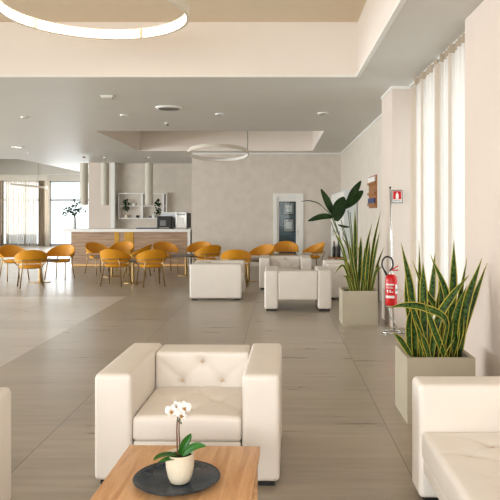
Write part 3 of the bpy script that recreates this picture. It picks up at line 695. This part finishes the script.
decal(-.95,-.7,.19,.225,M['signwhite'],'lettering'); decal(-.45,-.25,.19,.225,M['signwhite'],'lettering'); decal(-.15,.15,.19,.203,M['signwhite'],'lettering'); decal(-1.1,.2,.25,.256,M['signwhite'],'lettering'); decal(-1.1,.1,.265,.270,M['signwhite'],'lettering')
decal(.62,1.15,.21,.24,M['greyprint'],'lettering',.0852)

# ------------------------------------------------------------------ dining chairs (mustard tub chairs)
def make_tub():
    root = empty('tub_chair'); n = 40; rows = 6; mb = MB()
    # local front = -Y, shell wraps around the back (+Y)
    def shell(a, t):
        # a: -1..1 along wrap, t: 0 bottom..1 top
        ang = a*2.05; c_ = math.cos(a*PI/2)
        rx, ry = .335, .30
        top = .60+.26*max(0,math.cos(a*1.5))**1.25; bot = .585-.035*max(0,math.cos(a*1.5))
        z = bot+(top-bot)*t; fl = 1+.06*t
        return (rx*math.sin(ang)*fl, ry*math.cos(ang)*fl+.01+.06*t*c_, z)
    th = .022
    for side in (0, 1):
        for k in range(n+1):
            for j in range(rows+1):
                a = -1+2*k/n; p = Vector(shell(a, j/rows)); 
                inn = Vector((-p.x,-p.y,0)).normalized()*th*(1 if side else 0); mb.v.append(tuple(p+inn))
    W = rows+1; O = (n+1)*W
    for k in range(n):
        for j in range(rows):
            a = k*W+j; mb.face((a,a+W,a+W+1,a+1)); b_ = O+a; mb.face((b_,b_+1,b_+W+1,b_+W))
        a = k*W; mb.face((a,O+a,O+a+W,a+W)); a = k*W+rows; mb.face((a,a+W,O+a+W,O+a))
    for k in (0, n):
        for j in range(rows):
            a = k*W+j; q = (a,a+1,O+a+1,O+a); mb.face(q if k == 0 else tuple(reversed(q)))
    mb.build('backrest', M['yellow'], root, smooth='auto')
    MB().lathe([(.0,.43),(.2,.43),(.245,.44),(.262,.465),(.258,.49),(.22,.505),(.0,.51)], (0,-.01,0), 36, cap=False).build('seat', M['yellow_seat'], root, smooth=True)
    for sx in (-1,1):
        MB().tube([(sx*.22,-.16,.45),(sx*.235,-.20,.44),(sx*.27,-.28,.0)], .014, 8).build('leg', M['gold'], root, smooth=True)
        MB().tube([(sx*.20,.33,.62),(sx*.20,.24,.44),(sx*.25,.30,.0)], .014, 8).build('leg', M['gold'], root, smooth=True)
    pts = []
    for k in range(25):
        a = -1+2*k/24; ang = a*1.75; pts.append((.362*math.sin(ang),.335*math.cos(ang)+.025,.60+.03*math.cos(a*1.5)))
    pts = [(-.235,-.17,.45),(-.31,-.14,.52)]+pts+[(.31,-.14,.52),(.235,-.17,.45)]
    MB().tube(pts, .012, 8).build('frame_rail', M['gold'], root, smooth=True)
    MB().tube([(.235*math.sin(k/24*2*PI),.2*math.cos(k/24*2*PI)-.0,.435) for k in range(24)], .009, 6, closed=True).build('seat_ring', M['gold'], root, smooth=True)
    return root
def make_table():
    root = empty('bistro_table')
    MB().lathe([(.43,.515),(.45,.52),(.45,.54),(.445,.545)], n=48).build('tabletop', M['tabletop'], root, smooth='auto')
    MB().lathe([(.035,.02),(.035,.515)], n=20).build('pedestal', M['gold'], root, smooth='auto')
    MB().lathe([(.25,0),(.25,.012),(.06,.022)], n=40).build('base_plate', M['gold'], root, smooth='auto'); return root
tab0 = make_table(); tub0 = make_tub()
tables = [(40,15.75,'low round table with brass pedestal between the three leftmost mustard chairs'),
          (133,15.7,'low round table between the two front chairs before the bar counter'),
          (112,17.2,'low round table behind, near the left part of the bar counter'),
          (186,17.5,'low round table at the right end of the bar counter'),
          (248.5,16.0,'low round table with brass pedestal right of the side-on armchair'),
          (281,17.4,'low round table before the glazed door')]
TP = []
for k, (px, d_, lb) in enumerate(tables):
    o = tab0 if k == 0 else copy_tree(tab0); o.location = (X(px,d_),d_,0); TP.append(o.location.copy()); tag(o, lb, 'table', 'low round tables')
chairs = [(14,16.3,0,None,'leftmost mustard tub chair, in front of the far sheer curtain'),
          (31,14.75,0,10,'mustard tub chair with its back to the camera at the leftmost table'),
          (60,16.5,0,None,'mustard tub chair on the right side of the leftmost table'),
          (99,17.9,2,None,'mustard tub chair nearest the left end of the bar counter front'),
          (116,15.1,1,20,'mustard tub chair with its back to the camera, front left before the bar'),
          (121,18.4,2,None,'mustard tub chair half hidden behind the front left one at the bar'),
          (137,17.0,2,None,'mustard tub chair turned left between the two front chairs before the bar'),
          (151,15.0,1,-20,'mustard tub chair seen from behind, front right before the bar'),
          (166,18.3,3,None,'mustard tub chair close to the counter, behind the front right one'),
          (199,18.3,3,None,'mustard tub chair at the right end of the counter, farther of two'),
          (207,16.9,3,None,'mustard tub chair at the right end of the counter, nearer of two'),
          (236,14.95,4,None,'mustard tub chair just behind the side-on cream armchair'),
          (260,16.75,4,150,'mustard tub chair left of the one before the glazed door'),
          (286,18.5,5,None,'mustard tub chair directly before the glazed door'),
          (311,17.9,5,None,'mustard tub chair alone at right of the glazed door')]
ov = {7: 25, 4: -15, 1: -20}
for k, (px, d_, ti, da, lb) in enumerate(chairs):
    o = tub0 if k == 0 else copy_tree(tub0); x_ = X(px,d_); o.location = (x_,d_,0)
    v = Vector((TP[ti].x-x_, TP[ti].y-d_)); ang = math.atan2(v.y, v.x)+PI/2+math.radians((-14,0,10,12,0,-10,14,0,-12,10,-12,16,0,8,-10)[k])
    if k == 1: ang = PI+math.radians(25)
    if k == 4: ang = PI-math.radians(8)
    if k == 7: ang = PI+math.radians(25)
    if k == 12: ang = math.radians(-40)
    o.rotation_euler = (0,0,ang); tag(o, lb, 'chair', 'mustard tub chairs')

# ------------------------------------------------------------------ bar counter and what stands on it
YCF = 20.42; cx0, cx1 = X(71,YCF), -2.76
bar = empty('bar_counter', ((cx0+cx1)/2, YCF+.35, 0), 0, 'long wood-fronted bar counter with white top', 'bar counter'); hb = (cx1-cx0)/2
CT = 1.165
MB().box((-hb,-.35,.04),(hb-.08,.35,CT-.09)).build('front_panel', M['counterwood'], bar)
MB().box((hb-.08,-.36,0),(hb,.36,CT-.09)).build('end_panel', M['white'], bar)
MB().box((-hb-.24,-.42,CT-.09),(hb+.02,.42,CT)).build('worktop', M['white'], bar)
MB().box((-hb+.05,-.3,0),(hb-.08,.3,.04)).build('plinth', M['black'], bar)
MB().box((-hb+.02,-.352,.02),(hb-.1,-.34,.04)).build('light_strip', M['ledline'], bar)
for (a, b_) in ((114.5,119),(124.5,133.5)):  # thin boxes paint the yellow glow onto the counter front
    xx = (cx0+cx1)/2; MB().box((X(a,YCF)-xx,-.365,.05),(X(b_,YCF)-xx,-.35,CT-.09)).build('painted_glow', M['glow_gold'], bar)
xm = X(103,20.9); 
def onbar(name, px, d_, label, cat): return empty(name, (X(px,d_),d_,CT), 0, label, cat)
cm = onbar('coffee_machine', 166, 20.85, 'black coffee machine on the bar counter beside the steel one', 'coffee machine')
cm.location.y = 20.72
MB().rbox((-.23,-.2,0),(.23,.2,.4),.02,(1,1,1)).build('body', M['black'], cm, smooth='auto')
MB().box((-.13,-.212,.1),(.05,-.2,.27)).build('display', M['greyprint'], cm); MB().box((-.15,-.26,.02),(.15,-.2,.05)).build('drip_tray', M['grey'], cm); MB().box((.23,-.1,.05),(.28,.1,.35)).build('side_tank', M['greyprint'], cm)
sm = onbar('espresso_machine', 183.5, 20.95, 'silver upright coffee machine at the right end of the bar', 'coffee machine')
sm.location.y = 20.76
MB().rbox((-.19,-.2,0),(.16,.22,.56),.02,(1,1,1)).build('body', M['steel'], sm, smooth='auto'); MB().box((-.12,-.212,.06),(.08,-.2,.36)).build('front_plate', M['white'], sm)
for k in range(3): MB().lathe([(.018,0),(.022,.02),(.018,.03)], (-.11+.09*k,-.215,.44), 12).build('knob', M['black'], sm)
MB().box((.16,-.16,.03),(.24,.2,.5)).build('side_panel', M['black'], sm)
rb = onbar('glass_display_case', 171.5, 21.02, 'low pale case behind the two coffee machines', 'display case')
MB().box((-.33,.0,.0),(.25,.16,.50)).build('case', M['cabinet'], rb); MB().box((-.34,-.01,.50),(.26,.17,.53)).build('lid', M['white'], rb)
tag(MB().rbox((-.35,-.15,0),(.3,.12,.03),.01,(1,1,1)).build('bar_mat', M['navy'], smooth='auto', loc=(X(148,20.75),20.75,CT)), 'navy blue mat lying on the bar left of the black machine', 'mat')
# vase with eucalyptus on left end
vs = empty('vase', (X(74.5,20.55),20.55,CT), 0, 'tall pale vase at the left end of the bar counter', 'vase')
MB().lathe([(.0,0),(.06,0),(.065,.02),(.055,.2),(.04,.34),(.05,.38),(.043,.38),(.035,.34),(.048,.2),(.0,.03)], n=24, cap=False).build('body', M['cabinet'], vs, smooth=True)
eb = empty('eucalyptus_branches', (X(74.5,20.55),20.55,CT+.08), 0, 'leafy green branches standing in the vase on the bar', 'branches')
rnd = random.Random(3); sb = MB(); lb_ = MB()
for k in range(11):
    a = rnd.uniform(0,2*PI); sp_ = rnd.uniform(.15,.58); hh_ = rnd.uniform(.55,1.0)
    pts = bez([(0,0,0),(.02*math.cos(a),.02*math.sin(a),.32),(sp_*.5*math.cos(a),sp_*.5*math.sin(a),hh_*.75),(sp_*math.cos(a),sp_*math.sin(a),hh_*(.85+.15*rnd.random()) - (.25 if sp_ > .3 else 0))],6)
    sb.tube(pts,.005,5)
    for p in pts[7::2]:
        for q in range(2):
            dv = Vector((rnd.uniform(-1,1),rnd.uniform(-1,1),rnd.uniform(-.6,.8))).normalized()*.065
            blade(lb_, [p, p+dv*.5, p+dv], .026, Vector((rnd.uniform(-1,1),-1,rnd.uniform(-1,1))).normalized(), oval, cup=.1, nu=2)
sb.build('stem', M['orchstem'], eb, smooth=True); lb_.build('foliage', M['eucal'], eb, smooth=True)
# pendants over the bar
for (px, lb) in ((84,'long tube pendant lamp before the far left window'),(105,'long tube pendant lamp hanging in front of the niche pier'),(149,'long tube pendant lamp in front of the wall shelf')):
    d_ = 21.85; pr = empty('tube_pendant_lamp', (X(px,d_),d_,CZ), 0, lb, 'pendant lamp', 'tube pendant lamps above the bar')
    MB().lathe([(.05,-.03),(.055,0)], n=24).build('canopy', M['white'] if px > 90 else M['darkwood'], pr, smooth='auto')
    MB().tube([(0,0,-.2),(0,0,-.03)], .008, 6).build('cord', M['grey'], pr)
    z1_, z0_ = H+(VY-163)/F*d_-CZ, H+(VY-205)/F*d_-CZ
    MB().lathe([(.06,z0_+.05),(.125,z0_+.05),(.125,z0_),(.135,z0_),(.135,z1_),(.0,z1_)], n=36, cap=False).build('shade', M['pendant'], pr, smooth='auto')
    MB().lathe([(.05,z0_+.03),(.06,z0_+.06)], n=16).build('lamp', M['white'], pr)
# wall shelf in the niche
sx0, sx1, sz0, sz1 = X(119,24.7), X(167.5,24.7), H-(219-VY)/F*24.7, H+(VY-193)/F*24.7
ws = empty('wall_shelf', ((sx0+sx1)/2,YN-.12,sz0), 0, 'white rectangular frame shelf on the wall behind the bar', 'wall shelf'); hw = (sx1-sx0)/2; sh = sz1-sz0
MB().box((-hw,-.12,0),(hw,.12,.045)).box((-hw,-.12,sh-.045),(hw,.12,sh)).box((-hw,-.12,.045),(-hw+.045,.12,sh-.045)).box((hw-.045,-.12,.045),(hw,.12,sh-.045)).build('outer_frame', M['white'], ws)
MB().box((-hw+.045,-.11,sh*.5-.02),(hw-.045,.12,sh*.5+.015)).build('shelf', M['white'], ws)
for px in (142.5,163.5): a = X(px,24.7)-(sx0+sx1)/2; MB().box((a-.045,-.115,.045),(a+.045,.12,sh*.5-.02)).box((a-.045,-.115,sh*.5+.015),(a+.045,.12,sh-.045)).build('divider', M['white'], ws)
zlo, zmi = sz0+.045, sz0+sh*.5+.015
def shelfpot(px, z, r, h, m, nm, label, cat, plant=None):
    root = empty(nm, (X(px,24.68),24.68,z), 0, label, cat)
    MB().lathe([(r*.7,0),(r,h*.3),(r,h*.8),(r*.8,h)], n=20).build('body', m, root, smooth='auto')
    if plant:
        mb = MB(); rn = random.Random(int(px))
        for k in range(70):
            u = rn.random(); p = Vector((rn.uniform(-.09,.09),-.1+rn.uniform(-.05,.03), h+rn.uniform(-plant,.16)))
            dv = Vector((rn.uniform(-1,1),rn.uniform(-1,0),rn.uniform(-1,.5))).normalized()*.07
            blade(mb, [p,p+dv*.5,p+dv], .025, Vector((rn.uniform(-1,1),-1,.3)).normalized(), oval, nu=2)
        mb.tube(bez([(0,0,h),(0,-.08,h+.06),(0,-.12,h-plant)],6),.006,5)
        mb.build('foliage', M['strel'], root, smooth=True)
shelfpot(127,zmi,.07,.09,M['cream_pot'],'potted_vine','trailing green plant on the upper left of the wall shelf','potted plant',.28)
shelfpot(158.5,zmi,.07,.09,M['greyprint'],'potted_vine','trailing green plant on the upper shelf behind the tube lamp','potted plant',.4)
shelfpot(134,zmi,.07,.10,M['white'],'bowl','white bowl on the upper shelf beside the left trailing plant','bowl')
shelfpot(139,zmi,.05,.09,M['cream_pot'],'jar','cream jar next to the wall shelf divider, upper row','jar')
shelfpot(126.5,zlo,.07,.12,M['cream_pot'],'jar','cream jar on the lower left of the wall shelf','jar')
shelfpot(137.5,zlo,.06,.10,M['black'],'mug','dark mug on the lower shelf left of the divider','mug')
shelfpot(150,zlo,.06,.08,M['greyprint'],'mug','grey mug on the lower shelf right of the divider','mug')
shelfpot(154,zlo,.08,.13,M['white'],'bowl','white pot on the lower shelf under the tube lamp','bowl')

# ------------------------------------------------------------------ right back corner
fr_ = empty('tall_cabinet', (1.79,17.95,0), 0, 'tall pale cabinet along the right wall behind the plants', 'cabinet')
MB().box((-.15,-1.95,0),(.15,1.95,2.24)).build('body', M['cabinet'], fr_)
for k in range(4):
    dr = MB().box((-.17,-1.93+k*.965,.08),(-.152,-1.93+k*.965+.95,2.2)).build('door', M['white'], fr_)
    MB().box((-.19,-1.93+k*.965+.05,1.0),(-.17,-1.93+k*.965+.07,1.2)).build('handle', M['grey'], dr)
sd = empty('side_table', (X(336,15.2),15.2,0), 0, 'small wooden side table behind the armchair by the broad-leaved plant', 'side table')
MB().lathe([(.2,.62),(.2,.65)], n=28).build('tabletop', M['darkwood'], sd, smooth='auto'); MB().lathe([(.025,.02),(.025,.62)], n=12).build('pedestal', M['black'], sd); MB().lathe([(.16,0),(.16,.02)], n=24).build('base_plate', M['black'], sd)
def bottle(px, m, label, h, r=.04):
    rt = empty('bottle', (X(px,15.2),15.2,.65), 0, label, 'bottle')
    MB().lathe([(r*.9,0),(r,.01),(r,h*.62),(r*.4,h*.78),(r*.4,h)], n=20).build('body', m, rt, smooth='auto'); MB().lathe([(r*.45,h),(r*.45,h+.03)], n=14).build('cap', M['amber'], rt, smooth='auto')
bottle(334,M['black'],'black bottle on the small wooden table, left one',.34); bottle(338.5,M['black'],'taller black bottle on the small wooden table, right one',.36,.05)
# wooden rack on the right side wall
rk = empty('wall_rack', (XR,13.35,0), 0, 'honey-coloured wooden wall rack just left of the pillar', 'wall rack')
za, zb = 1.78, 2.44
MB().box((-.025,-.5,za),(0,.5,zb)).build('back_board', M['darkwood'], rk)
for k, zz in enumerate((za+.05,za+.27,za+.48)): MB().box((-.06,-.5,zz),(-.025,.5,zz+.05)).build('ledge', M['darkwood'], rk)
for k, (zz, m, lb, cat, n_) in enumerate(((za+.1,M['navy'],'stack of dark blue leaflets on the lowest ledge of the wooden wall rack','leaflets','leaflet_stack'),(za+.53,M['signwhite'],'white leaflets on the top ledge of the wooden wall rack','leaflets','leaflet_stack'))):
    tag(MB().box((-.025,-.45,0),(-.0,.45,.1)).build(n_, m, loc=(XR-.027,13.35,zz)), lb, cat)
